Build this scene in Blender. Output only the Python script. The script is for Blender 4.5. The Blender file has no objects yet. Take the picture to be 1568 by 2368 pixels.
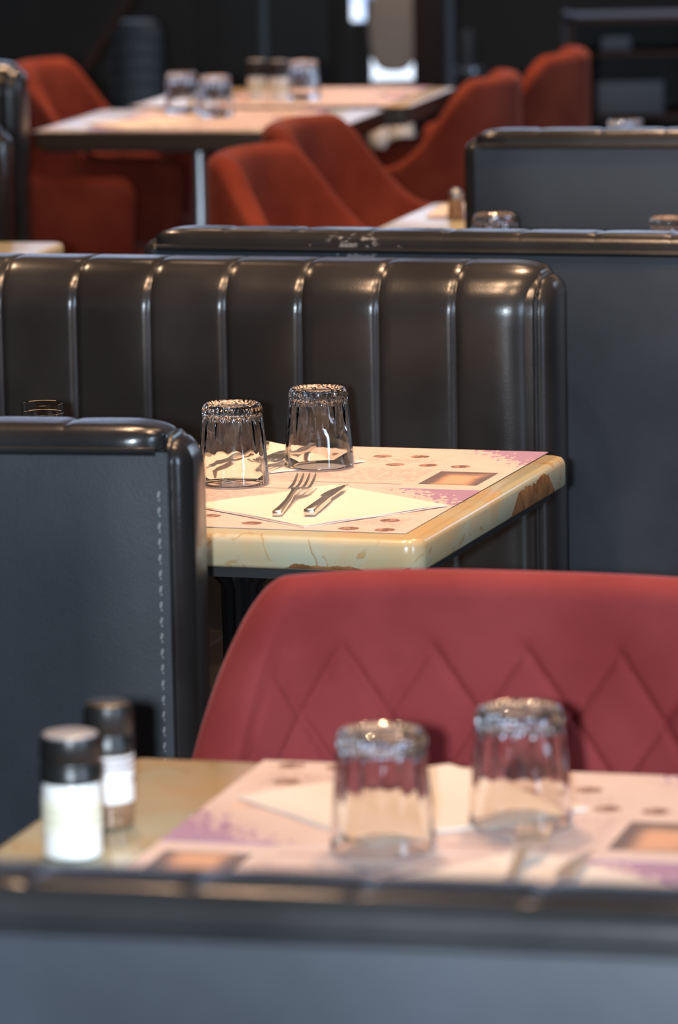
import bpy, math, random
from mathutils import Vector, Matrix
random.seed(7)
C = bpy.data.collections.new('restaurant'); bpy.context.scene.collection.children.link(C)
SC = bpy.context.scene
R = math.radians
PI = math.pi

# ------------------------------------------------------------------ camera, exposure
cam = bpy.data.objects.new('camera', bpy.data.cameras.new('camera')); C.objects.link(cam)
pitch, roll = R(9.2), -0.018
cam.location = (0, 0, 1.57)
cam.matrix_world = Matrix.Translation((0, 0, 1.57)) @ Matrix.Rotation(R(90) - pitch, 4, 'X') @ Matrix.Rotation(roll, 4, 'Z')
cam.data.sensor_fit = 'VERTICAL'; cam.data.sensor_height = 36; cam.data.sensor_width = 24
cam.data.lens = 11000 / 2368 * 36
cam.data.clip_end = 60; cam.data.clip_start = .1
cam.data.dof.use_dof = True; cam.data.dof.focus_distance = 5.3; cam.data.dof.aperture_fstop = 7.6
SC.camera = cam
SC.view_settings.view_transform = 'Standard'; SC.view_settings.look = 'None'
SC.view_settings.gamma = 1; SC.view_settings.use_curve_mapping = False
SC.view_settings.exposure = 0.0

# ------------------------------------------------------------------ light
w = bpy.data.worlds.new('room_dusk'); SC.world = w; w.use_nodes = True
w.node_tree.nodes['Background'].inputs[0].default_value = (.55, .68, 1, 1)
w.node_tree.nodes['Background'].inputs[1].default_value = .03

def light(name, kind, loc, power, color, **kw):
    l = bpy.data.lights.new(name, kind); l.energy = power; l.color = color
    for k, v in kw.items(): setattr(l, k, v)
    o = bpy.data.objects.new(name, l); C.objects.link(o); o.location = loc
    return o
def aim(o, t):
    o.rotation_euler = (Vector(t) - o.location).to_track_quat('-Z', 'Y').to_euler()
# the photographer's flash, just left of the lens
light('camera_flash', 'POINT', (-.095, -.02, 1.58), 780, (.76, .88, 1), shadow_soft_size=.03)
WARM = (1, .63, .38)
for i, (x, y, p) in enumerate([(-.3, 4.72, 100), (.5, 4.35, 70), (-.1, 5.28, 105), (.5, 5.3, 50), (.6, 6.95, 120), (-1.2, 7.4, 110),
                               (.55, 8.3, 100), (-.35, 11.0, 170), (.3, 11.3, 130), (-.4, 8.5, 55), (.2, 15.3, 60)]):  # last entry is an added fill, only to brighten the backlit beige chair
    s = light('ceiling_and_fill_spot', 'SPOT', (x, y, 2.85), p * 1.0, WARM, shadow_soft_size=.05, spot_size=R(110), spot_blend=.6)
# daylight from the shopfront on the right
wl = light('window_daylight', 'AREA', (3.6, .1, 1.75), 190, (.58, .76, 1), shape='RECTANGLE', size=1.1, size_y=2.0)
wl.rotation_euler = (R(90), 0, R(90))
wl2 = light('window_daylight', 'AREA', (3.55, 10.8, 1.75), 50, (.62, .78, 1), shape='RECTANGLE', size=2.4, size_y=2.0)
wl2.rotation_euler = (R(90), 0, R(90))

# ------------------------------------------------------------------ node helper
class NB:
    def __init__(s, name):
        s.m = bpy.data.materials.new(name); s.m.use_nodes = True; s.t = s.m.node_tree
        s.p = s.t.nodes['Principled BSDF']
    def node(s, typ, **kw):
        n = s.t.nodes.new(typ)
        for k, v in kw.items(): setattr(n, k, v)
        return n
    def link(s, a, b): s.t.links.new(a, b)
    def put(s, sock, v):
        if isinstance(v, V): s.link(v.s, sock)
        elif hasattr(v, 'is_output'): s.link(v, sock)
        else: sock.default_value = v
    def math(s, op, a, b=None, c=None, clamp=False):
        n = s.node('ShaderNodeMath', operation=op, use_clamp=clamp)
        s.put(n.inputs[0], a)
        if b is not None: s.put(n.inputs[1], b)
        if c is not None: s.put(n.inputs[2], c)
        return V(s, n.outputs[0])
    def obj(s):
        t = s.node('ShaderNodeTexCoord'); x = s.node('ShaderNodeSeparateXYZ'); s.link(t.outputs['Object'], x.inputs[0])
        s.vec = t.outputs['Object']
        return V(s, x.outputs[0]), V(s, x.outputs[1]), V(s, x.outputs[2])
    def noise(s, scale, detail=3, vec=None, dist=0, stretch=None, rough=.5):
        n = s.node('ShaderNodeTexNoise'); n.inputs['Scale'].default_value = scale; n.inputs['Detail'].default_value = detail
        n.inputs['Distortion'].default_value = dist; n.inputs['Roughness'].default_value = rough
        v = vec or s.vec
        if stretch:
            m = s.node('ShaderNodeMapping'); m.inputs['Scale'].default_value = stretch; s.link(v, m.inputs[0]); v = m.outputs[0]
        s.link(v, n.inputs['Vector'])
        return V(s, n.outputs[0])
    def step(s, v, a, b):      # smooth 0..1 between a and b
        n = s.node('ShaderNodeMapRange', interpolation_type='SMOOTHSTEP'); s.put(n.inputs[0], v)
        n.inputs[1].default_value = a; n.inputs[2].default_value = b
        return V(s, n.outputs[0])
    def mix(s, f, a, b):
        n = s.node('ShaderNodeMix', data_type='RGBA'); s.put(n.inputs[0], f)
        for i, c in ((6, a), (7, b)):
            if isinstance(c, tuple): n.inputs[i].default_value = (*c, 1) if len(c) == 3 else c
            else: s.link(c, n.inputs[i])
        return n.outputs[2]
    def bump(s, h, strength, dist=.001):
        n = s.node('ShaderNodeBump'); n.inputs['Strength'].default_value = strength; n.inputs['Distance'].default_value = dist
        s.put(n.inputs['Height'], h); s.link(n.outputs[0], s.p.inputs['Normal'])
    def set(s, **kw):
        names = dict(col='Base Color', rough='Roughness', metal='Metallic', spec='Specular IOR Level', trans='Transmission Weight', ior='IOR',
                     coat='Coat Weight', coatr='Coat Roughness', sheen='Sheen Weight', sheenr='Sheen Roughness', sheent='Sheen Tint',
                     sss='Subsurface Weight', sssr='Subsurface Radius', ssss='Subsurface Scale', em='Emission Color', ems='Emission Strength')
        for k, v in kw.items():
            i = s.p.inputs[names[k]]
            if isinstance(v, tuple) and len(v) == 3 and k != 'sssr': v = (*v, 1)
            s.put(i, v)
        return s
class V:
    def __init__(s, nb, sock): s.n = nb; s.s = sock
    def __add__(s, o): return s.n.math('ADD', s, o)
    def __radd__(s, o): return s.n.math('ADD', o, s)
    def __sub__(s, o): return s.n.math('SUBTRACT', s, o)
    def __rsub__(s, o): return s.n.math('SUBTRACT', o, s)
    def __mul__(s, o): return s.n.math('MULTIPLY', s, o)
    def __rmul__(s, o): return s.n.math('MULTIPLY', o, s)
    def __truediv__(s, o): return s.n.math('DIVIDE', s, o)
    def max(s, o): return s.n.math('MAXIMUM', s, o)
    def min(s, o): return s.n.math('MINIMUM', s, o)
    def abs(s): return s.n.math('ABSOLUTE', s)
    def sin(s): return s.n.math('SINE', s)
    def sqrt(s): return s.n.math('SQRT', s)
    def gt(s, o): return s.n.math('GREATER_THAN', s, o)
    def lt(s, o): return s.n.math('LESS_THAN', s, o)

def simple(name, col, rough=.5, **kw):
    b = NB(name); b.set(col=col, rough=rough, **kw); return b.m

# ------------------------------------------------------------------ materials
def leather(name, base, rough=.19, scuff=False, wear=.0):
    b = NB(name); x, y, z = b.obj()
    big = b.noise(6, 4); fine = b.noise(420, 2)
    col = b.mix(b.step(big, .35, .75), base, tuple(c * 1.5 + .002 for c in base))
    if scuff:
        n = b.noise(90, 4, stretch=(1, 1, 2.4))
        reg = b.step(x, 1.105, 1.125) * (1 - b.step(x, 1.165, 1.185)) * b.step(z, .894, .900) * (1 - b.step(z, .930, .937))
        m = b.step(n * 1.0, .50, .56) * reg
        n2 = b.noise(60, 2)
        m = m.max(b.step(n2, .69, .72) * b.step(z, .89, .90) * b.step(x, .9, 1.0) * (1 - b.step(x, 1.2, 1.3)) * .6)
        col = b.mix(m, col, (.22, .21, .2))
    b.set(col=col, rough=b.step(big, .2, .9) * .09 + rough, spec=.5)
    b.bump(fine * .35 + big * 3, .3, .0010)
    return b.m
M_LEATHER = leather('black_leather', (.0155, .0148, .015))
M_LEATHERS = leather('scuffed_black_leather', (.0155, .0148, .015), scuff=True)
M_BACK = leather('black_vinyl_back', (.0125, .0170, .0250), .42)
M_BACKS = leather('scuffed_vinyl_back', (.0125, .0170, .0250), .42, scuff=True)
M_PIPE = leather('black_piping', (.012, .013, .015), .22)
M_THREAD = simple('grey_thread', (.25, .28, .31), .5)
M_PLINTH = simple('black_plinth', (.01, .01, .011), .5)

def velvet(name, a, c2, sheen, tint):
    b = NB(name); b.obj()
    n = b.noise(9, 4); f = b.noise(600, 1)
    b.set(col=b.mix(b.step(n, .3, .72), a, c2), rough=.85, sheen=sheen, sheenr=.35, sheent=tint, spec=.15)
    b.bump(f, .15, .0006)
    return b.m
M_VELVET = velvet('claret_velvet', (.20, .027, .028), (.255, .042, .041), .25, (1, .45, .5, 1))
M_RUST = velvet('rust_velvet', (.15, .024, .013), (.23, .042, .021), .12, (1, .45, .35, 1))
M_BLACKMETAL = simple('black_iron', (.012, .012, .013), .35, metal=.6)
M_GREYMETAL = simple('brushed_steel', (.42, .45, .48), .32, metal=.9)
M_CHROME = simple('polished_cutlery_steel', (.78, .74, .70), .3, metal=1.0)

b = NB('clear_glass'); x, y, z = b.obj(); b.set(col=(1, 1, 1), rough=.0, trans=1.0, ior=1.5)
b.bump(b.noise(140, 1) * b.step(z, .0795, .084), .5, .002); M_GLASS = b.m
b = NB('thin_clear_plastic'); b.set(col=(.95, .97, .98), rough=.03, trans=1.0, ior=1.45); M_CLEAR = b.m
b = NB('thin_walled_glass'); b.set(col=(1, 1, 1), rough=.0, trans=1.0, ior=1.3); M_SLIM = b.m

def onyx(name, chips):
    b = NB(name); x, y, z = b.obj()
    n1 = b.noise(7, 6, dist=1.4, stretch=(1, .7, 1)); n2 = b.noise(22, 6, dist=2.2); n3 = b.noise(3.2, 3, dist=.8)
    c = b.mix(b.step(n1, .35, .68), (.47, .455, .31), (.56, .39, .19))
    c = b.mix(b.step(n3, .45, .62) * .55, c, (.56, .55, .43))
    vein = 1 - b.step((n1 - .5).abs(), .0, .018)
    c = b.mix(vein * b.step(n2, .42, .6) * .75, c, (.42, .24, .08))
    rough = .2
    if chips:
        e = b.noise(30, 4) - .5
        e2 = b.noise(120, 3) - .5
        # worn-through patch low on the right side, toward the back corner
        h = b.step(y, .036, .09) * (1 - b.step(y, .206, .251)) * .0300 - .038
        side = b.math('GREATER_THAN', x, .2955)
        patch = b.math('GREATER_THAN', h + e * .018 + e2 * .004 - z, 0) * side * b.math('GREATER_THAN', y, .028) * b.math('LESS_THAN', y, .252)
        # shallow chips along the bottom of the front edge and corner
        fr = b.math('LESS_THAN', y, -.3035)
        hf = b.step(x, .145, .165) * (1 - b.step(x, .225, .245)) * .0065 + b.step(x, .27, .285) * .007 - .036
        p2 = b.math('GREATER_THAN', hf + e * .006 + e2 * .003 - z, 0) * fr * b.math('GREATER_THAN', x, .143)
        crack = 1 - b.step((x - .178 + z * .25 + e * .02).abs(), .0, .0016)
        c = b.mix(crack * fr * .8, c, (.36, .17, .05))
        m = patch.max(p2)
        pc = b.mix(b.step(n2, .35, .65), (.20, .075, .022), (.36, .16, .055))
        c = b.mix(m, c, pc)
        b.set(rough=m * .5 + .2)
        b.bump(m * -1.0 + n2 * .05, .5, .002)
    else:
        b.set(rough=.2)
    b.set(col=c, sss=.12, sssr=(.02, .012, .006), ssss=1.0)
    return b.m
M_ONYX = onyx('honey_onyx', False)
M_ONYXC = onyx('chipped_honey_onyx', True)
M_UNDER = simple('black_underside', (.012, .011, .011), .6)
M_DARKWOOD = simple('dark_brown_wood', (.05, .028, .015), .4)
M_PAPER = None
def printed():
    b = NB('printed_paper_mat'); x, y, z = b.obj()
    n = b.noise(150, 2, stretch=(1, .45, 1)); n2 = b.noise(40, 3); n3 = b.noise(300, 2)
    c = b.mix(b.step(n2, .3, .7), (.70, .56, .52), (.73, .60, .57))
    purple = (.30, .17, .36)
    s = (x - .092) / .118 + (y - .145) / .14
    s2 = (-.092 - x) / .118 + (-.145 - y) / .14
    for q in (s, s2):
        k = b.step(q + (n - .5) * 1.5, .27, .33)
        c = b.mix(k * .95, c, purple)
        k2 = b.step(q + (n3 - .5) * 1.6, .05, .2) * .3
        c = b.mix(k2, c, (.6, .42, .52))
    # small round emblems
    for cx, cy in [(.029, .077), (.073, .082), (.062, .019), (.101, .02), (.14, .017), (-.142, .128), (-.182, .129), (-.17, .07), (-.03, .115)]:
        d = ((x - cx) * (x - cx) + (y - cy) * (y - cy)).sqrt()
        k = 1 - b.step(d, .0105, .0118)
        c = b.mix(k * .9, c, b.mix(b.step(n, .45, .6), (.16, .075, .06), (.42, .25, .2)))
    # photograph panel
    def rect(x0, x1, y0, y1):
        return b.math('GREATER_THAN', x, x0) * b.math('LESS_THAN', x, x1) * b.math('GREATER_THAN', y, y0) * b.math('LESS_THAN', y, y1)
    ph = rect(.128, .196, -.115, -.02)
    glow = b.step(((x - .163) / .034).abs().max(((y + .078) / .062).abs()) + (n2 - .5) * .4, .25, .85)
    c = b.mix(ph, c, b.mix(glow, (.72, .42, .28), (.17, .13, .14)))
    # a long photograph strip and menu lines
    ph2 = rect(-.19, -.06, -.03, .03)
    c = b.mix(ph2 * .55, c, b.mix(b.step(n2, .4, .6), (.78, .55, .42), (.45, .3, .28)))
    lines = b.math('GREATER_THAN', (y * 1100).sin(), .1) * b.math('GREATER_THAN', n, .46)
    reg = rect(-.05, .118, -.10, -.005).max(rect(-.19, -.04, .05, .105)).max(rect(-.04, .10, .04, .062))
    c = b.mix(lines * reg * .5, c, (.35, .22, .25))
    c = b.mix(rect(-.02, .11, -.122, -.118) * .8, c, (.3, .15, .22))
    b.set(col=c, rough=.45, spec=.3)
    return b.m
M_PAPER = printed()
b = NB('cream_napkin'); b.obj(); n = b.noise(500, 2)
b.set(col=(.78, .70, .63), rough=.9); b.bump(n, .3, .0004); M_NAPKIN = b.m

# ------------------------------------------------------------------ mesh helpers
class MB:
    def __init__(s): s.v = []; s.f = []
    def add(s, vs, fs):
        k = len(s.v); s.v += [tuple(a) for a in vs]; s.f += [tuple(i + k for i in f) for f in fs]; return s
    def grid(s, pts, closed_u=False, closed_v=False, caps=False):
        nu = len(pts); nv = len(pts[0]); vs = [p for r in pts for p in r]; fs = []
        for i in range(nu if closed_u else nu - 1):
            for j in range(nv if closed_v else nv - 1):
                i2 = (i + 1) % nu; j2 = (j + 1) % nv
                fs.append((i * nv + j, i2 * nv + j, i2 * nv + j2, i * nv + j2))
        if caps:
            fs.append(tuple(range(nv))[::-1]); fs.append(tuple((nu - 1) * nv + j for j in range(nv)))
        return s.add(vs, fs)
    def box(s, c, d, rot=0):
        cx, cy, cz = c; a, e, h = d[0] / 2, d[1] / 2, d[2] / 2; vs = []
        cr, sr = math.cos(rot), math.sin(rot)
        for z in (-h, h):
            for x, y in ((-a, -e), (a, -e), (a, e), (-a, e)):
                vs.append((cx + x * cr - y * sr, cy + x * sr + y * cr, cz + z))
        return s.add(vs, [(3, 2, 1, 0), (4, 5, 6, 7), (0, 1, 5, 4), (1, 2, 6, 5), (2, 3, 7, 6), (3, 0, 4, 7)])
    def tube(s, path, r, n=10, taper=None):
        P = [Vector(p) for p in path]; rings = []
        for i, p in enumerate(P):
            t = (P[min(i + 1, len(P) - 1)] - P[max(i - 1, 0)]).normalized()
            up = Vector((0, 0, 1)) if abs(t.z) < .9 else Vector((1, 0, 0))
            a = t.cross(up).normalized(); c = a.cross(t)
            rr = r if taper is None else r * taper[i]
            rings.append([tuple(p + a * math.cos(2 * PI * k / n) * rr + c * math.sin(2 * PI * k / n) * rr) for k in range(n)])
        return s.grid(rings, closed_v=True, caps=True)
    def lathe(s, prof, n=32, c=(0, 0), caps=True):
        rings = [[(c[0] + r * math.cos(2 * PI * k / n), c[1] + r * math.sin(2 * PI * k / n), z) for k in range(n)] for r, z in prof]
        return s.grid(rings, closed_v=True, caps=caps)
    def prism(s, outline, rings):
        """outline scaled inward: rings = [(inset, z)...]; outline is a CCW list with per-point normals"""
        rr = [[(p[0] - n[0] * ins, p[1] - n[1] * ins, z) for p, n in outline] for ins, z in rings]
        return s.grid(rr, closed_v=True, caps=True)
    def build(s, name, mat, parent=None, smooth=True, angle=40, bevel=None):
        me = bpy.data.meshes.new(name); me.from_pydata(s.v, [], s.f); me.validate(); me.update()
        import bmesh
        bm = bmesh.new(); bm.from_mesh(me)
        bmesh.ops.remove_doubles(bm, verts=bm.verts, dist=1e-6)
        bmesh.ops.recalc_face_normals(bm, faces=bm.faces)
        if bevel:
            bmesh.ops.bevel(bm, geom=[e for e in bm.edges if e.is_manifold and e.calc_face_angle() > .6], offset=bevel, segments=3, affect='EDGES', profile=.5)
        bm.to_mesh(me); bm.free()
        if smooth:
            me.polygons.foreach_set('use_smooth', [True] * len(me.polygons)); me.set_sharp_from_angle(angle=R(angle))
        me.materials.append(mat)
        o = bpy.data.objects.new(name, me); C.objects.link(o)
        if parent: o.parent = parent
        return o

def rrect(w, d, r, n=6):
    out = []
    for cx, cy, a0 in ((w / 2 - r, d / 2 - r, 0), (-w / 2 + r, d / 2 - r, 90), (-w / 2 + r, -d / 2 + r, 180), (w / 2 - r, -d / 2 + r, 270)):
        for k in range(n + 1):
            a = R(a0 + 90 * k / n); nx, ny = math.cos(a), math.sin(a)
            out.append(((cx + r * nx, cy + r * ny), (nx, ny)))
    return out

def tag(o, label=None, cat=None, group=None, kind=None):
    if label: o['label'] = label
    if cat: o['category'] = cat
    if group: o['group'] = group
    if kind: o['kind'] = kind
    return o
def thing(name, label, cat, loc=(0, 0, 0), rz=0, group=None):
    o = bpy.data.objects.new(name, None); C.objects.link(o); o.location = loc; o.rotation_euler = (0, 0, rz); o.empty_display_size = .05
    return tag(o, label, cat, group)
def dup(root, loc, rz, label, group=None):
    def cp(o, par):
        c = o.copy(); C.objects.link(c)
        if par: c.parent = par
        for ch in o.children: cp(ch, c)
        return c
    r = cp(root, None); r.location = loc; r.rotation_euler = (0, 0, rz); r['label'] = label
    if group: r['group'] = group
    return r
def struct(name, mb, m, **kw):
    o = mb.build(name, m, **kw); o['kind'] = 'structure'; return o

# ------------------------------------------------------------------ the room
def wallmat(name, a, c2, rough=.6, sc=2):
    b = NB(name); b.obj(); b.set(col=b.mix(b.step(b.noise(sc, 4), .3, .7), a, c2), rough=rough); return b.m
b = NB('dark_floor_planks'); x, y, z = b.obj()
g = b.step((x * 40).sin().abs(), .0, .06)
b.set(col=b.mix(g, (.008, .006, .005), b.mix(b.step(b.noise(3, 4, stretch=(8, 1, 1)), .3, .7), (.03, .02, .014), (.055, .036, .024))), rough=.35); M_FLOOR = b.m
M_WALL = wallmat('charcoal_wall', (.012, .011, .011), (.02, .017, .015))
M_CEIL = wallmat('dark_ceiling', (.05, .045, .04), (.07, .06, .055))
struct('floor', MB().box((0, 7, -.05), (7.4, 20, .1)), M_FLOOR)
struct('ceiling', MB().box((0, 7, 3.15), (7.4, 20, .1)), M_CEIL)
struct('wall_left', MB().box((-3.75, 7, 1.55), (.1, 20, 3.1)), M_WALL)
struct('wall_front', MB().box((0, -3.05, 1.55), (7.4, .1, 3.1)), M_WALL)
# right wall with two shopfront openings
wr = MB()
for y0, y1, z0, z1 in ((-3, -1.1, 0, 3.1), (1.3, 9.6, 0, 3.1), (12, 17, 0, 3.1), (-1.1, 1.3, 0, .75), (-1.1, 1.3, 2.75, 3.1), (9.6, 12, 0, .75), (9.6, 12, 2.75, 3.1)):
    wr.box((3.75, (y0 + y1) / 2, (z0 + z1) / 2), (.1, y1 - y0, z1 - z0))
struct('wall_right', wr, M_WALL)
for i, yc in enumerate((.1, 10.8)):
    fr = MB()
    for yy in (-1.17, 0, 1.17): fr.box((3.72, yc + yy, 1.75), (.06, .06, 2.0))
    for zz in (.78, 2.72): fr.box((3.72, yc, zz), (.06, 2.4, .06))
    struct('window_%d' % (i + 1), fr, M_PLINTH)

# ------------------------------------------------------------------ banquette bench
def make_bench(label, L, loc, rz, group, ztop=.92, scuff=False, backmat=None, stitches=True, seat=True):
    """local x 0..L along the bench, front faces -y"""
    T = .12; z0 = .42
    t = thing('banquette_bench', label, 'bench', loc, rz, group)
    # cushion profile: front up, over the rounded top, down to the back piping
    prof = []
    for k in range(26):
        prof.append((-T / 2, z0 + (ztop - .062 - z0) * k / 25, -1, 0, 1.0))
    for k in range(1, 11):
        a = R(180 - 90 * k / 10); prof.append((-T / 2 + .062 + .062 * math.cos(a), ztop - .062 + .062 * math.sin(a), math.cos(a), math.sin(a), 1.0))
    for k in range(1, 4): prof.append((-T / 2 + .062 + (T - .062 - .017) * k / 3, ztop, 0, 1, .9))
    for k in range(1, 7):
        a = R(90 - 90 * k / 6); prof.append((T / 2 - .017 + .017 * math.cos(a), ztop - .017 + .017 * math.sin(a), math.cos(a), math.sin(a), .6 - .08 * k))
    prof.append((T / 2, ztop - .023, 1, 0, .05))
    e0 = .022; r = .048; xs = []
    n = int(round((L - 2 * e0) / .1)); cw = (L - 2 * e0) / n
    per = 14
    for i in range(n):
        for k in range(per): xs.append((e0 + cw * (i + .5 - .5 * math.cos(PI * k / per)), i, k))
    xs.append((L - e0, n - 1, per))
    rows = []
    for x, i, k in xs:
        f = (x - e0 - i * cw) / cw
        ds = min(f, 1 - f) * cw
        bul = -.0036 * math.exp(-(ds / .0034) ** 2) - .0024 * (1 - min(1, max(0, f) / .12) ** .6 * min(1, max(0, 1 - f) / .28) ** .6)
        thin = -.0014 * math.exp(-(ds / .0026) ** 2)
        if i == 0 and f < .5 or i == n - 1 and f > .5: bul = thin = 0.0
        de = min(x - e0, L - e0 - x); ins = 0
        if de < r: ins = r - math.sqrt(max(0, r * r - (r - de) ** 2))
        ins *= .6
        wr_ = .0016 * math.sin(x * 37 + 1.3) 
        rows.append([(x, p[0] - p[2] * (ins - (bul * (1 - .6 * max(0, p[3])) if p[4] > .95 else thin * min(1, max(0, (p[4] - .3) / .5)))) + (wr_ * math.sin(p[1] * 11 + x * 5) if p[4] > .5 else 0) * (1 if p[2] else 0), p[1] - p[3] * (ins * .45 - (bul * (1 - .6 * max(0, p[3])) if p[4] > .95 else thin * min(1, max(0, (p[4] - .3) / .5)))) * (1 if p[4] > .3 else .3)) for p in prof])
    m = MB(); m.grid(rows); m.build('cushion', M_LEATHERS if scuff else M_LEATHER, t, angle=75)
    # flat back, closed to the cushion, slightly padded
    bk = MB(); bw = []
    for iz in range(17):
        z = .03 + (ztop - .026 - .03) * iz / 16; row = []
        for ix in range(41):
            x = .02 + (L - .04) * ix / 40
            p = min(1, min(ix, 40 - ix) / 2.0, min(iz, 16 - iz) / 1.2)
            row.append((x, T / 2 - .006 + .007 * p, z))
        bw.append(row)
    bk.grid(bw)
    bk.box((L / 2, T / 2 - .02, (.03 + ztop - .045) / 2), (L - .05, .02, ztop - .08))
    bk.build('back_panel', M_BACKS if scuff else M_BACK, t, angle=60)
    # piping along the top of the back
    m = MB(); m.tube([(.03, T / 2 + .001, ztop - .024), (L - .03, T / 2 + .001, ztop - .024)], .0042, 8); m.build('piping', M_PIPE, t)
    # end panels: rounded padded slab with piping on both edges
    def endoutline(ins):
        o = []
        for k in range(6): o.append((-T / 2 + ins, .03 + (ztop - .065 - .03) * k / 5))
        for k in range(1, 9):
            a = R(180 - 90 * k / 8); o.append((-T / 2 + .055 + (.055 - ins) * math.cos(a), ztop - .004 - .055 + (.055 - ins) * math.sin(a)))
        for k in range(1, 9):
            a = R(90 - 90 * k / 8); o.append((T / 2 - .035 + (.035 - ins) * math.cos(a), ztop - .004 - .035 + (.035 - ins) * math.sin(a)))
        for k in range(1, 6): o.append((T / 2 - ins, (ztop - .047) + (.03 - ztop + .047) * k / 5))
        return o
    for sx, x0 in ((1, L), (-1, 0)):
        m = MB(); rings = []
        for ins, dx in ((.011, -.05), (.011, -.02), (.014, -.011), (.021, -.004), (.032, .0)):
            rings.append([(x0 + sx * dx, y, z) for y, z in endoutline(ins)])
        m.grid(rings, closed_v=True, caps=True); m.build('end_panel', M_LEATHER, t, angle=60)
        for side in (0, 1):
            o = endoutline(.011); h = len(o) // 2
            pp = (o[:h + 1] if side == 0 else o[h:])
            m = MB(); m.tube([(x0 - sx * .021, y, z) for y, z in pp], .0036, 8); m.build('piping', M_PIPE, t)
    if stitches:
        # long stitches beside the end piping on the back
        for x0, sx in ((L, -1), (0, 1)):
            z = .12; m = MB()
            while z < ztop - .07:
                m.tube([(x0 + sx * .027, T / 2 + .0015, z), (x0 + sx * .0275, T / 2 + .0045, z + .004), (x0 + sx * .027, T / 2 + .0015, z + .0085)], .0012, 5); z += .0155
            m.build('back_stitching', M_THREAD, t)
        m = MB()
        for i in range(1, n):
            x = e0 + cw * i; z = .47
            while z < ztop - .075:
                m.box((x + .0012, -T / 2 + .0085 - .0003, z), (.0017, .0016, .0028)); z += .0042
        m.build('seam_stitching', M_THREAD, t, smooth=False)
    if seat:
        m = MB(); rows = []
        for x, i, k in xs:
            f = (x - e0 - i * cw) / cw; bul = (max(0, math.sin(PI * f)) ** .55) * .007
            row = []
            for q in range(6): row.append((x, -T / 2 - .38 * q / 5, .445 + bul))
            for q in range(1, 7):
                a = R(90 * q / 6); row.append((x, -T / 2 - .38 - .03 * math.sin(a), .415 + (.03 + bul) * math.cos(a)))
            row.append((x, -T / 2 - .41, .33)); row.append((x, -T / 2, .33))
            rows.append(row)
        m.grid(rows, closed_v=True, caps=True); m.build('seat', M_LEATHER, t, angle=60)
        m = MB().box((L / 2, -T / 2 - .13, .165), (L - .04, .28, .33)); m.build('plinth', M_PLINTH, t, bevel=.004)
    return t

def end_right(x, y, deg, L):           # position of the local origin when the right-hand end sits at x, y
    a = R(-deg); return (x - L * math.cos(a), y - L * math.sin(a), 0)
# main banquette (front towards us) with its right end in view
make_bench('black channel-tufted bench back facing us behind the chipped table, seven seams in view', 1.644, end_right(.282, 5.93, 15.5, 1.644), R(-15.5), 'black channelled benches')
# bench directly behind it, seen from the back, running off to the right
make_bench('black bench seen from behind past the tufted one, plain back with pale scuffs', 1.444, (-.246 + 1.444 * math.cos(R(16.5)), 6.33 - 1.444 * math.sin(R(16.5)), 0), R(180 - 16.5), 'black channelled benches', ztop=.938, scuff=True)
# bench on the left in front of the main table, seen from the back
LL = 1.244
make_bench('black bench on the left seen from behind, rounded stitched end beside the claret chair', LL, (-.136, 4.60, 0), R(180 - 10.5), 'black channelled benches')
# nearest bench across the bottom of the picture, seen from the back
make_bench('nearest black bench, blurred plain back across the bottom of the photo', 1.444, (.72, 2.566, 0), R(180 - 13), 'black channelled benches', ztop=.911)
# plain bench at the upper right, seen from the back
make_bench('plain dark bench back at the upper right behind two upturned glasses', 1.444, (.215 + 1.444 * math.cos(R(10)), 7.62 - 1.444 * math.sin(R(10)), 0), R(180 - 10), 'black channelled benches', ztop=.955, stitches=False)
# two bench ends at the upper left edge
make_bench('dark bench end at the left edge, the nearer and lower of two ends there', 1.244, end_right(-.568, 8.32, 14, 1.244), R(-14), 'black channelled benches')
make_bench('dark bench end at the upper left edge, the farther and taller, with bluish sheen', 1.244, end_right(-.643, 9.96, 14, 1.244), R(-14), 'black channelled benches')

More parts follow.
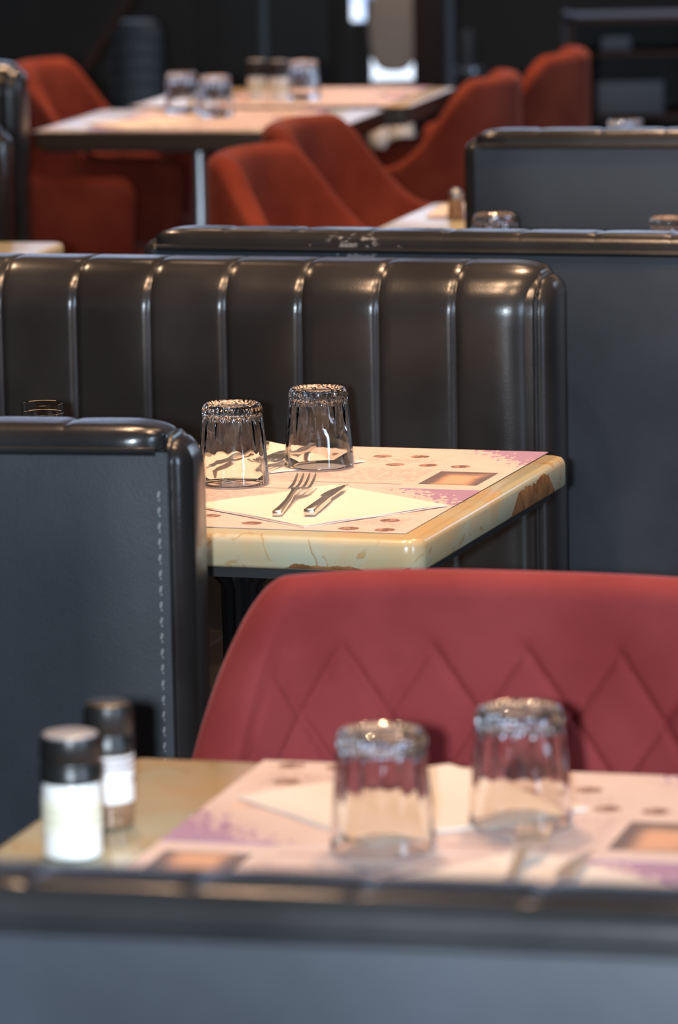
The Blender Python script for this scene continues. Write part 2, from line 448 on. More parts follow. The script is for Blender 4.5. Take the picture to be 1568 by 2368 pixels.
# ------------------------------------------------------------------ tables
def make_table(label, loc, rz, group, mat, W=.6, D=.6, dark=False, steel=False, H=.75, th=.034):
    t = thing('dining_table', label, 'table', (loc[0], loc[1], 0), rz, group)
    o = rrect(W, D, .022, 8)
    m = MB(); m.prism(o, [(.006, -th), (.002, -th + .002), (0, -th + .005), (0, -.008), (.0015, -.004), (.004, -.0012), (.008, 0)])
    tt = m.build('tabletop', mat, t, angle=50); tt.location = (0, 0, H)
    m = MB(); m.prism(rrect(W - .03, D - .03, .02, 4), [(0, H - th - .012), (0, H - th - .0005)]); m.build('underframe', M_UNDER, t)
    pm = M_GREYMETAL if steel else M_BLACKMETAL
    if steel:
        m = MB(); oo = rrect(W + .006, D + .006, .024, 8); m.prism(oo, [(.012, H - .039), (0, H - .038), (0, H - .0015), (.012, H - .0015)]); m.build('edge_band', M_DARKWOOD, t)
        m = MB(); m.lathe([(.05, H - .046), (.05, H - .055), (.02, H - .065), (.022, H - .12), (.03, H - .25), (.042, H - .42), (.052, H - .6), (.054, .03), (.05, .025)], 32, c=(-.03, 0)); m.build('pedestal', pm, t)
    else:
        n = 40; rings = []
        for r, z in [(.05, H - .046), (.05, H - .058), (.024, H - .064), (.023, H - .075), (.03, H - .085), (.03, H - .1), (.022, H - .11), (.020, H - .3), (.024, .2), (.034, .12), (.04, .03)]:
            rings.append([((r + .0022 * (math.cos(12 * 2 * PI * k / n) if .12 < z < H - .06 else 0)) * math.cos(2 * PI * k / n), (r + .0022 * (math.cos(12 * 2 * PI * k / n) if .12 < z < H - .06 else 0)) * math.sin(2 * PI * k / n), z) for k in range(n)])
        m = MB(); m.grid(rings, closed_v=True, caps=True); m.build('pedestal', pm, t, angle=60)
    m = MB(); m.lathe([(.17, .0), (.17, .012), (.15, .02), (.05, .03)], 32); m.build('base_plate', pm, t)
    return t
def frame(cx, cy, deg):
    a = R(deg); u = (math.cos(a), -math.sin(a)); v = (math.sin(a), math.cos(a))
    return lambda p, q, z=0: (cx + u[0] * p + v[0] * q, cy + u[1] * p + v[1] * q, z)
# main table: back right corner about (.262, 5.433)
Y2 = 17.5; u = (math.cos(R(Y2)), -math.sin(R(Y2))); v = (math.sin(R(Y2)), math.cos(R(Y2)))
c2 = (.268 - .3 * u[0] - .306 * v[0], 5.448 - .3 * u[1] - .306 * v[1]); F2 = frame(*c2, Y2)
make_table('honey onyx table with chipped brown edge in the middle, in front of tufted bench', c2, R(-Y2), 'onyx restaurant tables', M_ONYXC, W=.6, D=.612, th=.036)
# near table
Y1 = 15; u1 = (math.cos(R(Y1)), -math.sin(R(Y1))); v1 = (math.sin(R(Y1)), math.cos(R(Y1)))
c1 = (-.180 + .3 * u1[0] - .29 * v1[0], 3.83 + .3 * u1[1] - .29 * v1[1]); F1 = frame(*c1, Y1)
make_table('nearest blurred onyx table carrying the two grinders, in front of claret chair', c1, R(-Y1), 'onyx restaurant tables', M_ONYX, W=.6, D=.58)
# table behind the scuffed bench
c3 = (.42, 6.98); F3 = frame(*c3, 14)
make_table('onyx table hidden behind the scuffed bench, only its glasses showing', c3, R(-14), 'onyx restaurant tables', M_ONYX, D=.58, H=.766)
# tables beyond the plain bench
c4 = (.40, 8.17); F4 = frame(*c4, 14)
make_table('onyx table whose left corner shows beside the plain bench at upper right', c4, R(-14), 'onyx restaurant tables', M_ONYX, D=.58)
c5 = (.93, 9.42); F5 = frame(*c5, 12)
make_table('onyx table at the right edge of the photo above the plain bench', c5, R(-12), 'onyx restaurant tables', M_ONYX, D=.58)
# table whose corner shows at the left edge
c6 = (-.80, 7.74); F6 = frame(*c6, 12)
make_table('tan table corner at the left edge just above the tufted bench', c6, R(-12), 'onyx restaurant tables', M_ONYX, D=.55)
# far pair of tables
F7 = frame(-.265, 10.51, 12); F8 = frame(-.085, 11.16, 12)
make_table('far table with two upturned glasses on a grey steel pedestal', (-.265, 10.51), R(-12), 'far onyx tables', M_ONYX, W=.66, D=.6, steel=True)
make_table('farthest table holding grinders and one upturned glass, behind the steel pedestal table', (-.085, 11.16), R(-12), 'far onyx tables', M_ONYX, W=.66, D=.58, steel=True)

# ------------------------------------------------------------------ placemats and napkins
def make_mat(label, loc, rz, group):
    m = MB(); m.prism(rrect(.42, .29, .001, 1), [(0, 0), (0, .0005)])
    o = m.build('paper_placemat', M_PAPER, smooth=False); o.location = loc; o.rotation_euler = (0, 0, rz)
    return tag(o, label, 'placemat', group)
def put_mats(F, deg, px, labels, z=.7508, py=0):
    out = []
    for k, (lab, q, r) in enumerate(zip(labels, (.143, -.149), (0, 180))):
        if lab: 
            p = F(px, q + py, z); out.append((lab, p, R(-deg + r)))
    return out
mats = put_mats(F2, Y2, .3 - .21 - .027, ['printed paper placemat with purple corner, far side of chipped table', 'printed paper placemat under fork and knife, near side of chipped table'], py=.026)
mats += put_mats(F1, Y1, .03, ['blurred printed placemat on the nearest table, far side toward claret chair', 'blurred printed placemat on the nearest table, near side against the front bench'], py=.0)
mats += put_mats(F7, 12, 0, ['paper placemat on the steel pedestal table, far half', 'paper placemat on the steel pedestal table, front half'])
mats += put_mats(F8, 12, .06, ['paper placemat on the farthest table, far half', 'paper placemat on the farthest table, front half by the grinders'])
mats += put_mats(F4, 14, -.03, ['placemat on the table showing left of the plain bench', None])
mats += put_mats(F5, 12, 0, ['placemat on the table at the right edge', None])
mats += put_mats(F3, 14, -.03, ['placemat hidden behind the scuffed bench', None], z=.7668)
first = None
for lab, p, r in mats:
    if first is None: first = make_mat(lab, p, r, 'printed paper placemats')
    else: dup(first, p, r, lab, 'printed paper placemats')

def make_napkin(label, loc, rz):
    m = MB(); S = .198; n = 14
    for lay in range(2):
        rows = []
        for i in range(n + 1):
            row = []
            for j in range(n + 1):
                x = (i / n - .5) * S; y = (j / n - .5) * S
                e = max(abs(x), abs(y)) / (S / 2)
                z = .0006 + lay * .0012 + .0012 * max(0, e - .8) * 5 * (.6 + .4 * math.sin(x * 55 + y * 31 + lay)) + .0005 * math.sin(x * 40 + 1) * math.sin(y * 33)
                row.append((x * (1 - lay * .012), y * (1 - lay * .012), z))
            rows.append(row)
        m.grid(rows)
        bot = [[(p[0], p[1], p[2] - .0009) for p in r_] for r_ in rows]; m.grid(bot)
        per = [rows[0][j] for j in range(n)] + [rows[i][n] for i in range(n)] + [rows[n][j] for j in range(n, 0, -1)] + [rows[i][0] for i in range(n, 0, -1)]
        m.grid([per, [(p[0], p[1], p[2] - .0009) for p in per]], closed_v=True)
    o = m.build('paper_napkin', M_NAPKIN); o.location = loc; o.rotation_euler = (0, 0, rz)
    return tag(o, label, 'napkin', 'folded cream napkins')
zn = .7516
nap = make_napkin('cream napkin under the fork and knife on the chipped table', (.2365 + u[0] * -.132 + v[0] * -.439, 5.4703 + u[1] * -.132 + v[1] * -.439, zn), R(58 - Y2 - 2))
dup(nap, (.2365 + u[0] * -.315 + v[0] * -.14, 5.4703 + u[1] * -.315 + v[1] * -.14, zn), R(52 - Y2), 'cream napkin behind the glasses on the far side of chipped table')
dup(nap, (.052, 3.622, zn), R(31), 'blurred cream napkin behind the two glasses on the nearest table')
q = F1(.125, -.13, zn); dup(nap, q, R(40), 'blurred cream napkin under the fork tines on the nearest table')
dup(nap, F7(-.12, -.13, zn), R(30), 'cream napkin on the steel pedestal table')
dup(nap, F4(-.16, .12, zn), R(-10), 'cream napkin on the table showing left of the plain bench')

# ------------------------------------------------------------------ tumblers (upside down)
def make_tumbler():
    n = 140; H = .090
    def ring(r, z, fac, lobes=14, bead=0):
        out = []
        for k in range(n):
            a = 2 * PI * k / n; rr = r
            if fac:
                seg = PI / lobes; b_ = (a % (2 * seg)) - seg
                rr = r * ((1 - fac) + fac * math.cos(seg) / math.cos(b_))
            if bead: rr += bead * math.cos(35 * a)
            out.append((rr * math.cos(a), rr * math.sin(a), z + (.4 * bead * math.sin(35 * a) if bead else 0)))
        return out
    outer = [(.0385, .0, 0), (.0398, .0009, 0), (.0400, .003, 0), (.0388, .018, 0), (.0376, .034, 0), (.0372, .038, .2), (.0373, .042, .9), (.0366, .05, 1), (.0352, .065, 1), (.0342, .074, 1), (.0338, .0765, .6), (.0335, .079, 0, 14, .0007), (.0333, .083, 0, 14, .0008), (.0328, .0865, .3), (.0315, .0890, .3), (.0290, .0900, .2)]
    bottom = [(.0270, .0893, .3), (.0250, .0872, 0), (.018, .0862, 0), (.010, .0857, 0), (.0004, .0855, 0)]
    inner = [(.0370, .0009, 0), (.0366, .003, 0), (.0355, .018, 0), (.0343, .036, 0), (.0330, .045, .9), (.0310, .060, 1.6), (.0292, .071, 1.8), (.0268, .0755, .8, 14, .0005), (.022, .0772, 0), (.012, .0780, 0), (.0004, .0782, 0)]
    rings = [ring(*p) for p in reversed(bottom)]
    rings = [ring(*p) for p in inner[::-1]] + [ring(*p) for p in outer + bottom]
    m = MB(); m.grid(rings, closed_v=True, caps=True)
    # beads of relief round the base, as the moulded foot shows
    me = m.build('drinking_glass', M_GLASS, angle=14)
    return me
G = None
def tumbler(label, loc, rz=0, up=False):
    global G
    if G is None: G = make_tumbler(); o = G
    else: o = G.copy(); C.objects.link(o)
    o.location = loc; o.rotation_euler = (0, 0, rz)
    return tag(o, label, 'glass', 'faceted upturned tumblers')
zg = .7514; zG = .7535
tumbler('clear faceted tumbler upside down, the left one on the chipped table', (-.1172, 5.262, zG), .1)
tumbler('clear faceted tumbler upside down, the right and farther one on chipped table', (-.0215, 5.378, zG), .35)
tumbler('blurred upturned tumbler, left of the pair on the nearest table', (.0285, 3.470, zG), .2)
tumbler('blurred upturned tumbler, right of the pair before the claret quilting', (.1345, 3.545, zG), .5)
tumbler('upturned tumbler peeking over the scuffed bench, left of two there', (.245, 7.20, .768), .5)
tumbler('dim upturned tumbler barely peeking over the scuffed bench at right edge', (.505, 7.10, .768), .2)
tumbler('upturned tumbler at the right edge above the plain bench', (.565, 9.16, zg), .2)
tumbler('upturned tumbler, left of the pair on the steel pedestal table', (-.336, 10.72, zg), .1)
tumbler('upturned tumbler with bright glint, right of the pair on the steel pedestal table', (-.258, 10.60, zg), .6)
tumbler('upturned tumbler beside the black-capped grinders on the farthest table', (-.064, 11.05, zg), .3)

# two slim upright glasses on the main table's left side
def make_slim():
    prof = [(.0235, 0), (.0238, .002), (.0232, .05), (.0236, .0885), (.0234, .0890), (.0230, .0885), (.0225, .05), (.0226, .006), (.004, .005)]
    m = MB(); m.lathe(prof, 48); o = m.build('slim_glass', M_SLIM, angle=12); return o
s = make_slim(); s.location = (-.332, 5.31, zg); tag(s, 'slim clear upright glass showing above left bench, the farther one', 'glass', 'slim upright glasses')
s2 = s.copy(); C.objects.link(s2); s2.location = (-.327, 5.235, zg); tag(s2, 'slim clear upright glass showing above left bench, the nearer and lower one', 'glass', 'slim upright glasses')

# ------------------------------------------------------------------ cutlery
def make_fork():
    t = thing('dinner_fork', 'steel fork', 'fork')
    # handle: chunky rounded bar along +y, ends at y=0
    def bar(st):
        m = MB(); rings = []
        for y, w_, h, z in st:
            ring = []
            for k in range(12):
                a = 2 * PI * k / 12; cx, sx = math.cos(a), math.sin(a)
                ring.append((w_ * math.copysign(abs(cx) ** .6, cx), y, z + h * math.copysign(abs(sx) ** .6, sx)))
            rings.append(ring)
        m.grid(rings, closed_v=True, caps=True); return m
    bar([(0, .002, .001, .0032), (.001, .0048, .0026, .0032), (.003, .0056, .0032, .0033), (.03, .0048, .0029, .0036), (.07, .0036, .0024, .005), (.10, .003, .0018, .0085), (.118, .0036, .0013, .0105), (.126, .0065, .001, .0102)]).build('handle', M_CHROME, t)
    m = MB()
    # palm and four tines
    top = []; 
    m.add([(-.0065, .124, .0107), (.0065, .124, .0107), (.0118, .140, .0085), (-.0118, .140, .0085), (-.0065, .124, .0092), (.0065, .124, .0092), (.0118, .140, .0071), (-.0118, .140, .0071)],
          [(0, 1, 2, 3), (7, 6, 5, 4), (0, 4, 5, 1), (1, 5, 6, 2), (2, 6, 7, 3), (3, 7, 4, 0)])
    m.add([(-.0118, .140, .0085), (.0118, .140, .0085), (.0122, .152, .0078), (-.0122, .152, .0078), (-.0118, .140, .0071), (.0118, .140, .0071), (.0122, .152, .0064), (-.0122, .152, .0064)],
          [(0, 1, 2, 3), (7, 6, 5, 4), (0, 4, 5, 1), (1, 5, 6, 2), (2, 6, 7, 3), (3, 7, 4, 0)])
    m.build('palm', M_CHROME, t, angle=35)
    for k in range(4):
        x = -.0102 + .0068 * k
        m = MB(); rings = []
        for y, z, w_ in ((.150, .0071, .0021), (.165, .0075, .0018), (.18, .0095, .0016), (.192, .0128, .0013), (.199, .0155, .0007)):
            rings.append([(x + a * w_, y, z + c_ * .0009) for a, c_ in ((-1, -1), (1, -1), (1, 1), (-1, 1))])
        m.grid(rings, closed_v=True, caps=True); m.build('tine', M_CHROME, t)
    return t
def make_knife():
    t = thing('steak_knife', 'steel knife', 'knife'); m = MB(); rings = []
    for y, w_, h in ((0, .003, .002), (.001, .0055, .0035), (.003, .0066, .0042), (.04, .0060, .0040), (.085, .0052, .0036), (.096, .005, .0034), (.1, .004, .002)):
        rings.append([(w_ * math.copysign(abs(math.cos(2 * PI * k / 12)) ** .5, math.cos(2 * PI * k / 12)), y, .0044 + h * math.copysign(abs(math.sin(2 * PI * k / 12)) ** .5, math.sin(2 * PI * k / 12))) for k in range(12)])
    m.grid(rings, closed_v=True, caps=True); m.build('handle', M_CHROME, t)
    m = MB(); L_ = [(.096, -.004, .004), (.104, -.0045, .004), (.110, -.0105, .004), (.125, -.0112, .0045), (.15, -.0088, .005), (.17, -.0048, .0052), (.186, .0018, .0053), (.192, .0042, .0052)]
    rings = []
    for y, xl, xr in L_:
        rings.append([(xl, y, .0045), (xr if y < .186 else xl + .001, y, .0056), (xr if y < .186 else xl + .001, y, .0036)])
    m.grid(rings, closed_v=True, caps=True); m.build('blade', M_CHROME, t)
    return t
zc = .7545
def dirrz(p, q): return math.atan2(q[1] - p[1], q[0] - p[0]) - PI / 2
fk = make_fork(); fk.location = (-.0666, 5.0126, zc); fk.rotation_euler = (0, 0, dirrz((-.0666, 5.0126), (-.034, 5.215)))
tag(fk, 'steel fork with tines raised, lying left of the knife on chipped table', 'fork', 'forks')
kf = make_knife(); kf.location = (-.032, 5.0087, zc); kf.rotation_euler = (0, 0, dirrz((-.032, 5.0087), (.0056, 5.1938)))
tag(kf, 'pointed steel knife lying right of the fork on chipped table', 'knife', 'knives')
dup(fk, (-.03, 5.52, zc), dirrz((-.03, 5.52), (-.09, 5.33)), 'steel fork glimpsed between the two glasses on chipped table')
dup(kf, (-.085, 5.52, zc), dirrz((-.085, 5.52), (-.16, 5.34)), 'steel knife behind the left glass on chipped table')
p = (.108, 3.285); dup(fk, (*p, zc), dirrz(p, (.140, 3.46)), 'blurred fork on the nearest table, tines toward right glass')
p = (.135, 3.24); dup(kf, (*p, zc), dirrz(p, (.178, 3.42)), 'blurred knife tip on the nearest table just above the front bench')

# ------------------------------------------------------------------ grinders
M_CAP = simple('black_cap', (.012, .012, .012), .35)
M_CAPTOP = simple('grey_cap_top', (.38, .36, .36), .3)
b = NB('salt_crystals'); b.obj(); n = b.noise(900, 3)
b.set(col=(.93, .93, .90), rough=.5, coat=1.0, coatr=.04); b.bump(n, .15, .0004); M_SALT = b.m
b = NB('peppercorns'); b.obj(); n = b.noise(350, 2)
b.set(col=b.mix(b.step(n, .4, .6), (.10, .045, .02), (.28, .15, .07)), rough=.6, coat=1.0, coatr=.04); M_PEPPER = b.m
b = NB('salt_label'); x, y, z = b.obj()
b.set(col=b.mix(b.math('GREATER_THAN', (z * 900).sin(), .3) * b.math('GREATER_THAN', z, .026) * b.math('LESS_THAN', z, .042) * .5, (.82, .80, .66), (.5, .48, .25)), rough=.4); M_SLABEL = b.m
b = NB('pepper_label'); x, y, z = b.obj()
k = b.math('GREATER_THAN', (z * 1100).sin(), .2) * b.math('GREATER_THAN', z, .046) * b.math('LESS_THAN', z, .056)
d = ((x - .012) * (x - .012) + (z - .034 - x * .4) * (z - .034 - x * .4) * 5).sqrt()
k = k.max(1 - b.step(d, .006, .008))
b.set(col=b.mix(k, (.80, .79, .76), (.12, .07, .12)), rough=.4); M_PLABEL = b.m
def make_grinder(kind, label, loc, rz, group):
    t = thing('%s_grinder' % kind, label, 'grinder', loc, rz, group); salt = kind == 'salt'
    r = .0222 if salt else .0185
    H1 = .058
    m = MB(); m.lathe([(r * .9, 0), (r, .002), (r, .012), (r * .985, .03), (r, H1 - .004), (r * .93, H1)], 36); m.build('jar', M_SALT if salt else M_PEPPER, t)
    za, zb = (.020, .046) if salt else (.020, .0565)
    m = MB(); m.lathe([(r + .0003, za), (r + .0006, za), (r + .0006, zb), (r + .0003, zb)], 36, caps=False); m.build('label', M_SLABEL if salt else M_PLABEL, t)
    m = MB(); n = 48; rings = []
    Hc = H1 + (.034 if salt else .036)
    for rr, z, rib in [(r * .95, H1 - .001, 0), (r * 1.03, H1, 1), (r * 1.03, H1 + .012, 1), (r * .99, H1 + .013, 0), (r * .99, H1 + .016, 0), (r * 1.03, H1 + .017, 1), (r * 1.0, Hc - .003, 1), (r * .97, Hc, 0)]:
        rings.append([((rr + rib * .0005 * math.cos(24 * 2 * PI * k / n)) * math.cos(2 * PI * k / n), (rr + rib * .0005 * math.cos(24 * 2 * PI * k / n)) * math.sin(2 * PI * k / n), z) for k in range(n)])
    m.grid(rings, closed_v=True, caps=True); cap = m.build('cap', M_CAP, t, angle=50)
    m = MB(); m.lathe([(r * .9, Hc), (r * .92, Hc + .0015), (r * .8, Hc + .0025)], 32); m.build('cap_top', M_CAPTOP if salt else M_CAP, cap)
    return t
make_grinder('salt', 'salt grinder full of white salt, black cap, left edge of the nearest table', (-.2035, 3.475, .7505), 0, 'grinders on the nearest table')
make_grinder('pepper', 'pepper grinder with white label, behind the salt on the nearest table', (-.180, 3.575, .7505), .9, 'grinders on the nearest table')
gr = make_grinder('salt', 'small blurred pale grinder with black cap on farthest table, right of two', (-.122, 11.02, .7505), 0, 'grinders on the farthest table')
dup(gr, (-.172, 11.05, .7505), 0, 'small blurred pale grinder with black cap on farthest table, left of two')
t = thing('salt_shaker', 'small glinting metal-capped shaker beside the left end of the plain bench', 'shaker', (.212, 8.2, .7515))
MB().lathe([(.014, 0), (.016, .002), (.012, .034), (.010, .036)], 24).build('body', M_PEPPER, t); MB().lathe([(.0115, .035), (.012, .046), (.006, .053)], 24).build('cap', M_GREYMETAL, t)

# ------------------------------------------------------------------ tub chairs
def make_chair(label, loc, rz, group, velvetmat, RX=.275, RY=.25, zt=.84, za=.655, quilt=False, hi=False, w0=.42, w1=1.0, pe=.85):
    """local: seat opens towards +y, back at -y"""
    t = thing('tub_chair', label, 'chair', loc, rz, group)
    NW = 300 if hi else 90; WM = 1.45
    th = .052; z0 = .40
    def plan(w):
        sg = 1 if w >= 0 else -1; a = min(abs(w), 1) * PI / 2
        x = RX * math.sin(a) ** pe if a > 0 else 0; y = -RY * math.cos(a) ** pe if a < PI / 2 - 1e-6 else 0
        if abs(w) > 1: y = (abs(w) - 1) * .42; x = RX - (abs(w) - 1) ** 2 * .12
        return Vector((sg * x, y))
    # resample by arclength
    ws = [-WM + 2 * WM * i / 1200 for i in range(1201)]; P = [plan(a) for a in ws]; S = [0]
    for i in range(1200): S.append(S[-1] + (P[i + 1] - P[i]).length)
    def at(s):
        lo, hi_ = 0, 1200
        while hi_ - lo > 1:
            md = (lo + hi_) // 2
            if S[md] <= s: lo = md
            else: hi_ = md
        f = (s - S[lo]) / max(1e-9, S[hi_] - S[lo]); return P[lo].lerp(P[hi_], f), ws[lo] * (1 - f) + ws[hi_] * f
    Ltot = S[-1]; rows = []
    nz = 90 if hi else 26
    for i in range(NW + 1):
        s = Ltot * i / NW; p, w_ = at(s)
        pa, _ = at(max(0, s - .012)); pb, _ = at(min(Ltot, s + .012)); tg = (pb - pa).normalized(); nrm = Vector((tg.y, -tg.x))
        if nrm.dot(p - Vector((0, .02))) < 0: nrm = -nrm
        k = min(1, max(0, (abs(w_) - w0) / (w1 - w0))); k = k * k * (3 - 2 * k)
        z1 = zt - (zt - za) * k - .004 * min(1, abs(w_) / .6) ** 2
        endf = min(1, (min(s, Ltot - s)) / .05); endf = math.sqrt(1 - (1 - endf) ** 2)
        z1 = z0 + .03 + (z1 - z0 - .03) * (.82 + .18 * endf)
        tt = th * (.35 + .65 * endf); sc = s - Ltot / 2; row = []
        def pt(off, z):
            fl = 1 - .16 * (1 - min(1, (z - z0) / .3)) ** 1.5
            q = p * fl + nrm * off; return (q.x, q.y, z)
        for j in range(nz + 1):
            z = z0 + (z1 - tt / 2 - z0) * j / nz; off = -tt / 2
            if quilt:
                a_ = ((sc - .0125) / .0438 + (z - .705) / .0625 + 1) % 2 ; b_ = ((sc - .0125) / .0438 - (z - .705) / .0625 + 1) % 2
                da = min(abs(a_), abs(2 - a_)); db = min(abs(b_), abs(2 - b_))
                fade = max(0, min(1, (.803 - z) / .04)); fade2 = max(0, min(1, (z1 - tt - z) / .02))
                fd = fade * fade2
                d1 = math.exp(-(da / .07) ** 2) + math.exp(-(db / .07) ** 2)
                puff = abs(math.sin(PI * a_ / 2) * math.sin(PI * b_ / 2)) ** .5
                off += (.0052 * min(1.2, d1) - .0042 * puff + .002) * fd
            else:
                off += .0022 * math.exp(-((((sc / .07) % 1) - .5) / .12) ** 2) * min(1, max(0, (z1 - .03 - z) / .05))
            row.append(pt(off, z))
        for j in range(1, 12):
            a = PI * j / 12; row.append(pt(-tt / 2 * math.cos(a), z1 - tt / 2 + tt / 2 * math.sin(a)))
        for j in range(13): row.append(pt(tt / 2, z1 - tt / 2 - (z1 - tt / 2 - z0 + .05) * j / 12))
        rows.append(row)
    m = MB(); m.grid(rows, closed_v=True, caps=True); m.build('backrest', velvetmat, t, angle=80)
    m = MB(); o = []
    for k in range(40):
        a = 2 * PI * k / 40; ca, sa = math.cos(a), math.sin(a)
        x = (RX - .045) * .93 * math.copysign(abs(ca) ** .7, ca); y = (.235) * math.copysign(abs(sa) ** .7, sa) + .02
        l = math.hypot(ca, sa); o.append(((x, y), (ca, sa)))
    m.prism(o, [(.03, .36), (.005, .365), (0, .38), (0, .44), (.006, .455), (.02, .465), (.06, .47)]); m.build('seat', velvetmat, t, angle=60)
    for sx in (-1, 1):
        for sy in (-1, 1):
            m = MB(); m.tube([(sx * .15, .02 + sy * .14, .365), (sx * .215, .02 + sy * .2, .0)], .012, 10, taper=[1, .75]); m.build('leg', M_BLACKMETAL, t)
    return t
# claret chair facing us across the nearest table
make_chair('claret velvet tub chair with diamond quilting, facing us behind the nearest table', (.119, 3.975, 0), R(180 - 16), None, M_VELVET, RX=.292, RY=.23, quilt=True, hi=True, zt=.833, za=.60, pe=.70, w0=.48, w1=.98)
rr_ = 'rust velvet tub chairs'
# pair with backs to the left, arms sweeping down to the right
ch = make_chair('rust velvet chair in the middle, nearer and left of the overlapping pair', (.045, 8.62, 0), R(-90 - 17 ), rr_, M_RUST, RX=.25, RY=.24)
dup(ch, (.135, 9.28, 0), R(-90 - 17), 'rust velvet chair in the middle, farther and right of the overlapping pair', rr_)
# pair on the right with backs to the right
dup(ch, (.155, 10.6, 0), R(90 - 12), 'rust velvet chair right of the far tables, nearer of two sweeping up to the right', rr_)
dup(ch, (.35, 11.36, 0), R(90 - 12), 'rust velvet chair farthest right, its pointed back tip against the dark background', rr_)
# pair on the left of the far tables
dup(ch, (-.49, 11.2, 0), R(-90 - 12), 'rust velvet chair at the upper left behind the steel pedestal table', rr_)
dup(ch, (-.56, 10.52, 0), R(-90 - 12), 'shaded rust velvet chair tucked under the left of the pedestal table', rr_)

# ------------------------------------------------------------------ far background
m = MB()
for x0, x1, z0, z1 in ((-3.75, .06, 0, 3.1), (.31, 3.75, 0, 3.1), (.06, .31, 0, .28), (.06, .13, .28, .585)):
    z1 = min(z1, 1.1); m.box(((x0 + x1) / 2, 17, (z0 + z1) / 2), (x1 - x0, .1, z1 - z0))
for x0, x1, z0, z1 in ((-3.75, -2.6, 1.1, 3.1), (2.6, 3.75, 1.1, 3.1), (-2.6, 2.6, 2.6, 3.1)):
    m.box(((x0 + x1) / 2, 17, (z0 + z1) / 2), (x1 - x0, .1, z1 - z0))
struct('wall_back', m, M_WALL)
m = MB()
for xx in (.065, .135, .305): m.box((xx, 16.96, .70), (.02, .06, .84))
m.box((.185, 16.96, .29), (.25, .06, .03))
for xx in (-2.57, -1.3, 1.3, 2.57): m.box((xx, 16.96, 1.85), (.06, .06, 1.5))
for zz in (1.11, 2.59): m.box((0, 16.96, zz), (5.2, .06, .05))
struct('window_3', m, M_PLINTH)
b = NB('daylit_street'); x, y, z = b.obj()
b.set(col=(0, 0, 0), em=b.mix(b.step(b.noise(5, 2), .4, .6), (.45, .6, 1), (.75, .85, 1)), ems=2.0); M_DAY = b.m
o = MB().box((.0, 17.3, 1.5), (6, .02, 2.8)).build('daylight_outside', M_DAY, smooth=False); tag(o, kind='structure')
M_BEIGE = simple('beige_upholstery', (.55, .47, .40), .8)
M_BROWN = simple('brown_panel', (.030, .022, .016), .6)
M_MAHOG = simple('reddish_wood', (.06, .022, .012), .65)
M_GREY = simple('dull_grey_plastic', (.10, .105, .115), .5)
M_KEG = simple('dull_zinc', (.13, .14, .15), .6, metal=.2)
M_PALE = simple('pale_ceramic', (.62, .60, .58), .35)
def bX(px, Y): return (px - 784) * Y / 11000
def bZ(py, Y): return 1.57 - (py + 599) * Y / 11000
# pale rounded armchair against the window
t = thing('lounge_chair', 'pale beige rounded chair back against the bright window at top', 'chair', (.215, 16.3, 0))
m = MB(); out = []
for k in range(36):
    a = 2 * PI * k / 36; ca, sa = math.cos(a), math.sin(a)
    out.append((.085 * math.copysign(abs(ca) ** .7, ca), .15 * math.copysign(abs(sa) ** .7, sa)))
m.grid([[(x_ * q, y_, .60 + z_ * q) for x_, z_ in out] for y_, q in ((-.035, .7), (-.028, .93), (0, 1), (.028, .93), (.035, .7))], closed_v=True, caps=True); m.build('backrest', M_BEIGE, t)
m = MB(); m.box((0, -.05, .40), (.15, .15, .05)); m.build('seat', M_BEIGE, t, bevel=.01)
for sx in (-1, 1):
    for sy in (-1, 1): m = MB(); m.tube([(sx * .06, sy * .05 - .03, .39), (sx * .07, sy * .06 - .03, 0)], .01, 8); m.build('leg', M_BLACKMETAL, t)
# column, posts and panel
o = MB().box((0, 0, 1.55), (.095, .12, 3.1)).build('wooden_column', M_MAHOG, bevel=.004); o.location = (bX(1010, 15), 15, 0); tag(o, 'dark reddish wooden column right of the bright window', 'column')
o = MB().lathe([(.017, 0), (.017, 3.1)], 20).build('steel_post', M_KEG); o.location = (bX(1057, 14.2), 14.2, 0); tag(o, 'thin grey steel post right of the reddish column', 'post', 'thin grey posts')
o2 = o.copy(); C.objects.link(o2); o2.location = (bX(628, 14.2), 14.2, 0); tag(o2, 'thin grey steel post rising behind the farthest grinders', 'post', 'thin grey posts')
o = MB().box((0, 0, .9), (.42, .04, 1.8)).build('folding_screen', M_BROWN, bevel=.004); o.location = (bX(628, 14.8), 14.8, 0); tag(o, 'plain dark brown screen panel behind the farthest table', 'screen')
# keg on a low cabinet
o = MB().box((0, 0, .2), (.36, .3, .40)).build('low_cabinet', M_UNDER, bevel=.006); o.location = (-.60, 14.3, 0); tag(o, 'black low cabinet under the zinc churn at the top left', 'cabinet')
m = MB(); pr = [(.06, .402), (.075, .41)]
for k in range(7): pr += [(.075, .43 + k * .045), (.081, .44 + k * .045), (.075, .45 + k * .045)]
m.lathe(pr + [(.07, .74), (.055, .755)], 36); o = m.build('milk_churn', M_KEG); o.location = (bX(338, 14.3), 14.3, 0); tag(o, 'ribbed grey zinc churn in the dark at top left', 'churn')
o = MB().tube([(-1.15, 0, .012), (-.30, 0, 1.26)], .016, 12).build('wooden_prop', M_MAHOG); o.location = (.0, 13.9, 0); tag(o, 'slanting brown wooden pole at top left behind rust chair', 'pole')
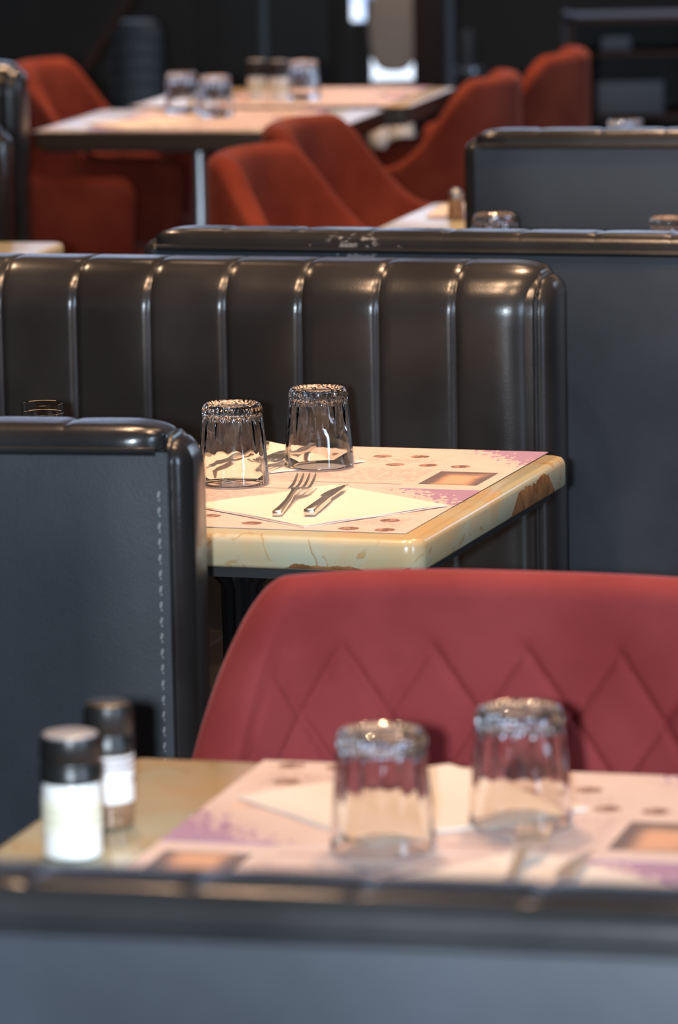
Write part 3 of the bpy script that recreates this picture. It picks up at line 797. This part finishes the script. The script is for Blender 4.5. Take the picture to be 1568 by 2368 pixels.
# round side table with pale vase
t = thing('side_table', 'small round side table with shiny top right of the thin post', 'table', (bX(1103, 15.6), 15.6, 0))
MB().lathe([(.05, .485), (.052, .49), (.052, .505), (.05, .51)], 32).build('tabletop', simple('glossy_top', (.5, .55, .65), .1, metal=.7), t)
MB().lathe([(.012, .02), (.012, .484)], 16).build('pedestal', M_BLACKMETAL, t); MB().lathe([(.05, 0), (.05, .02)], 24).build('base_plate', M_BLACKMETAL, t)
o = MB().lathe([(.018, 0), (.021, .03), (.021, .09), (.016, .115)], 24).build('vase', M_GREY); o.location = (bX(1100, 15.6), 15.6, .511); tag(o, 'pale grey vase on the small round side table', 'vase')
# sideboard on the right
t = thing('sideboard', 'dark reddish wooden sideboard with open shelf at the top right', 'sideboard', (bX(1490, 14), 14.2, 0))
for z_, h_ in ((.745, .02), (.645, .016), (.46, .016), (.06, .02)): MB().box((0, 0, z_), (.40, .3, h_)).build('shelf', M_MAHOG, t, bevel=.002)
for sx in (-1, 1): MB().box((sx * .19, 0, .38), (.02, .3, .76)).build('side_panel', M_MAHOG, t, bevel=.002)
MB().box((0, .15, .38), (.38, .01, .74)).build('back_board', M_UNDER, t)
for lab, px, zz, d in (('small grey box on the upper shelf of the sideboard', 1445, .654, (.09, .1, .045)), ('wide grey crate on the lower shelf of the sideboard', 1475, .469, (.2, .18, .10))):
    o = MB().box((0, 0, d[2] / 2), d).build('storage_box', M_GREY, bevel=.005); o.location = (bX(px, 14), 14.12, zz); tag(o, lab, 'box', 'grey boxes in the sideboard')
# two pale jars on a low bench, seen under the far table edge
o = MB().box((0, 0, .235), (.32, .18, .47)).build('low_bench', M_UNDER, bevel=.006); o.location = (.14, 12.9, 0); tag(o, 'low black stand behind the right side of farthest table', 'stand')
m = MB(); m.lathe([(.018, 0), (.032, .02), (.036, .045), (.03, .075), (.018, .088)], 28); o = m.build('round_jar', M_PALE); o.location = (bX(945, 12.9), 12.88, .471)
tag(o, 'round pale jar on the low stand, the right and larger one', 'jar', 'round jars on the low stand')
o2 = o.copy(); C.objects.link(o2); o2.location = (bX(893, 12.9), 12.88, .471); o2.scale = (.85, .85, .85); tag(o2, 'round pale jar on the low stand, the left and smaller one', 'jar', 'round jars on the low stand')
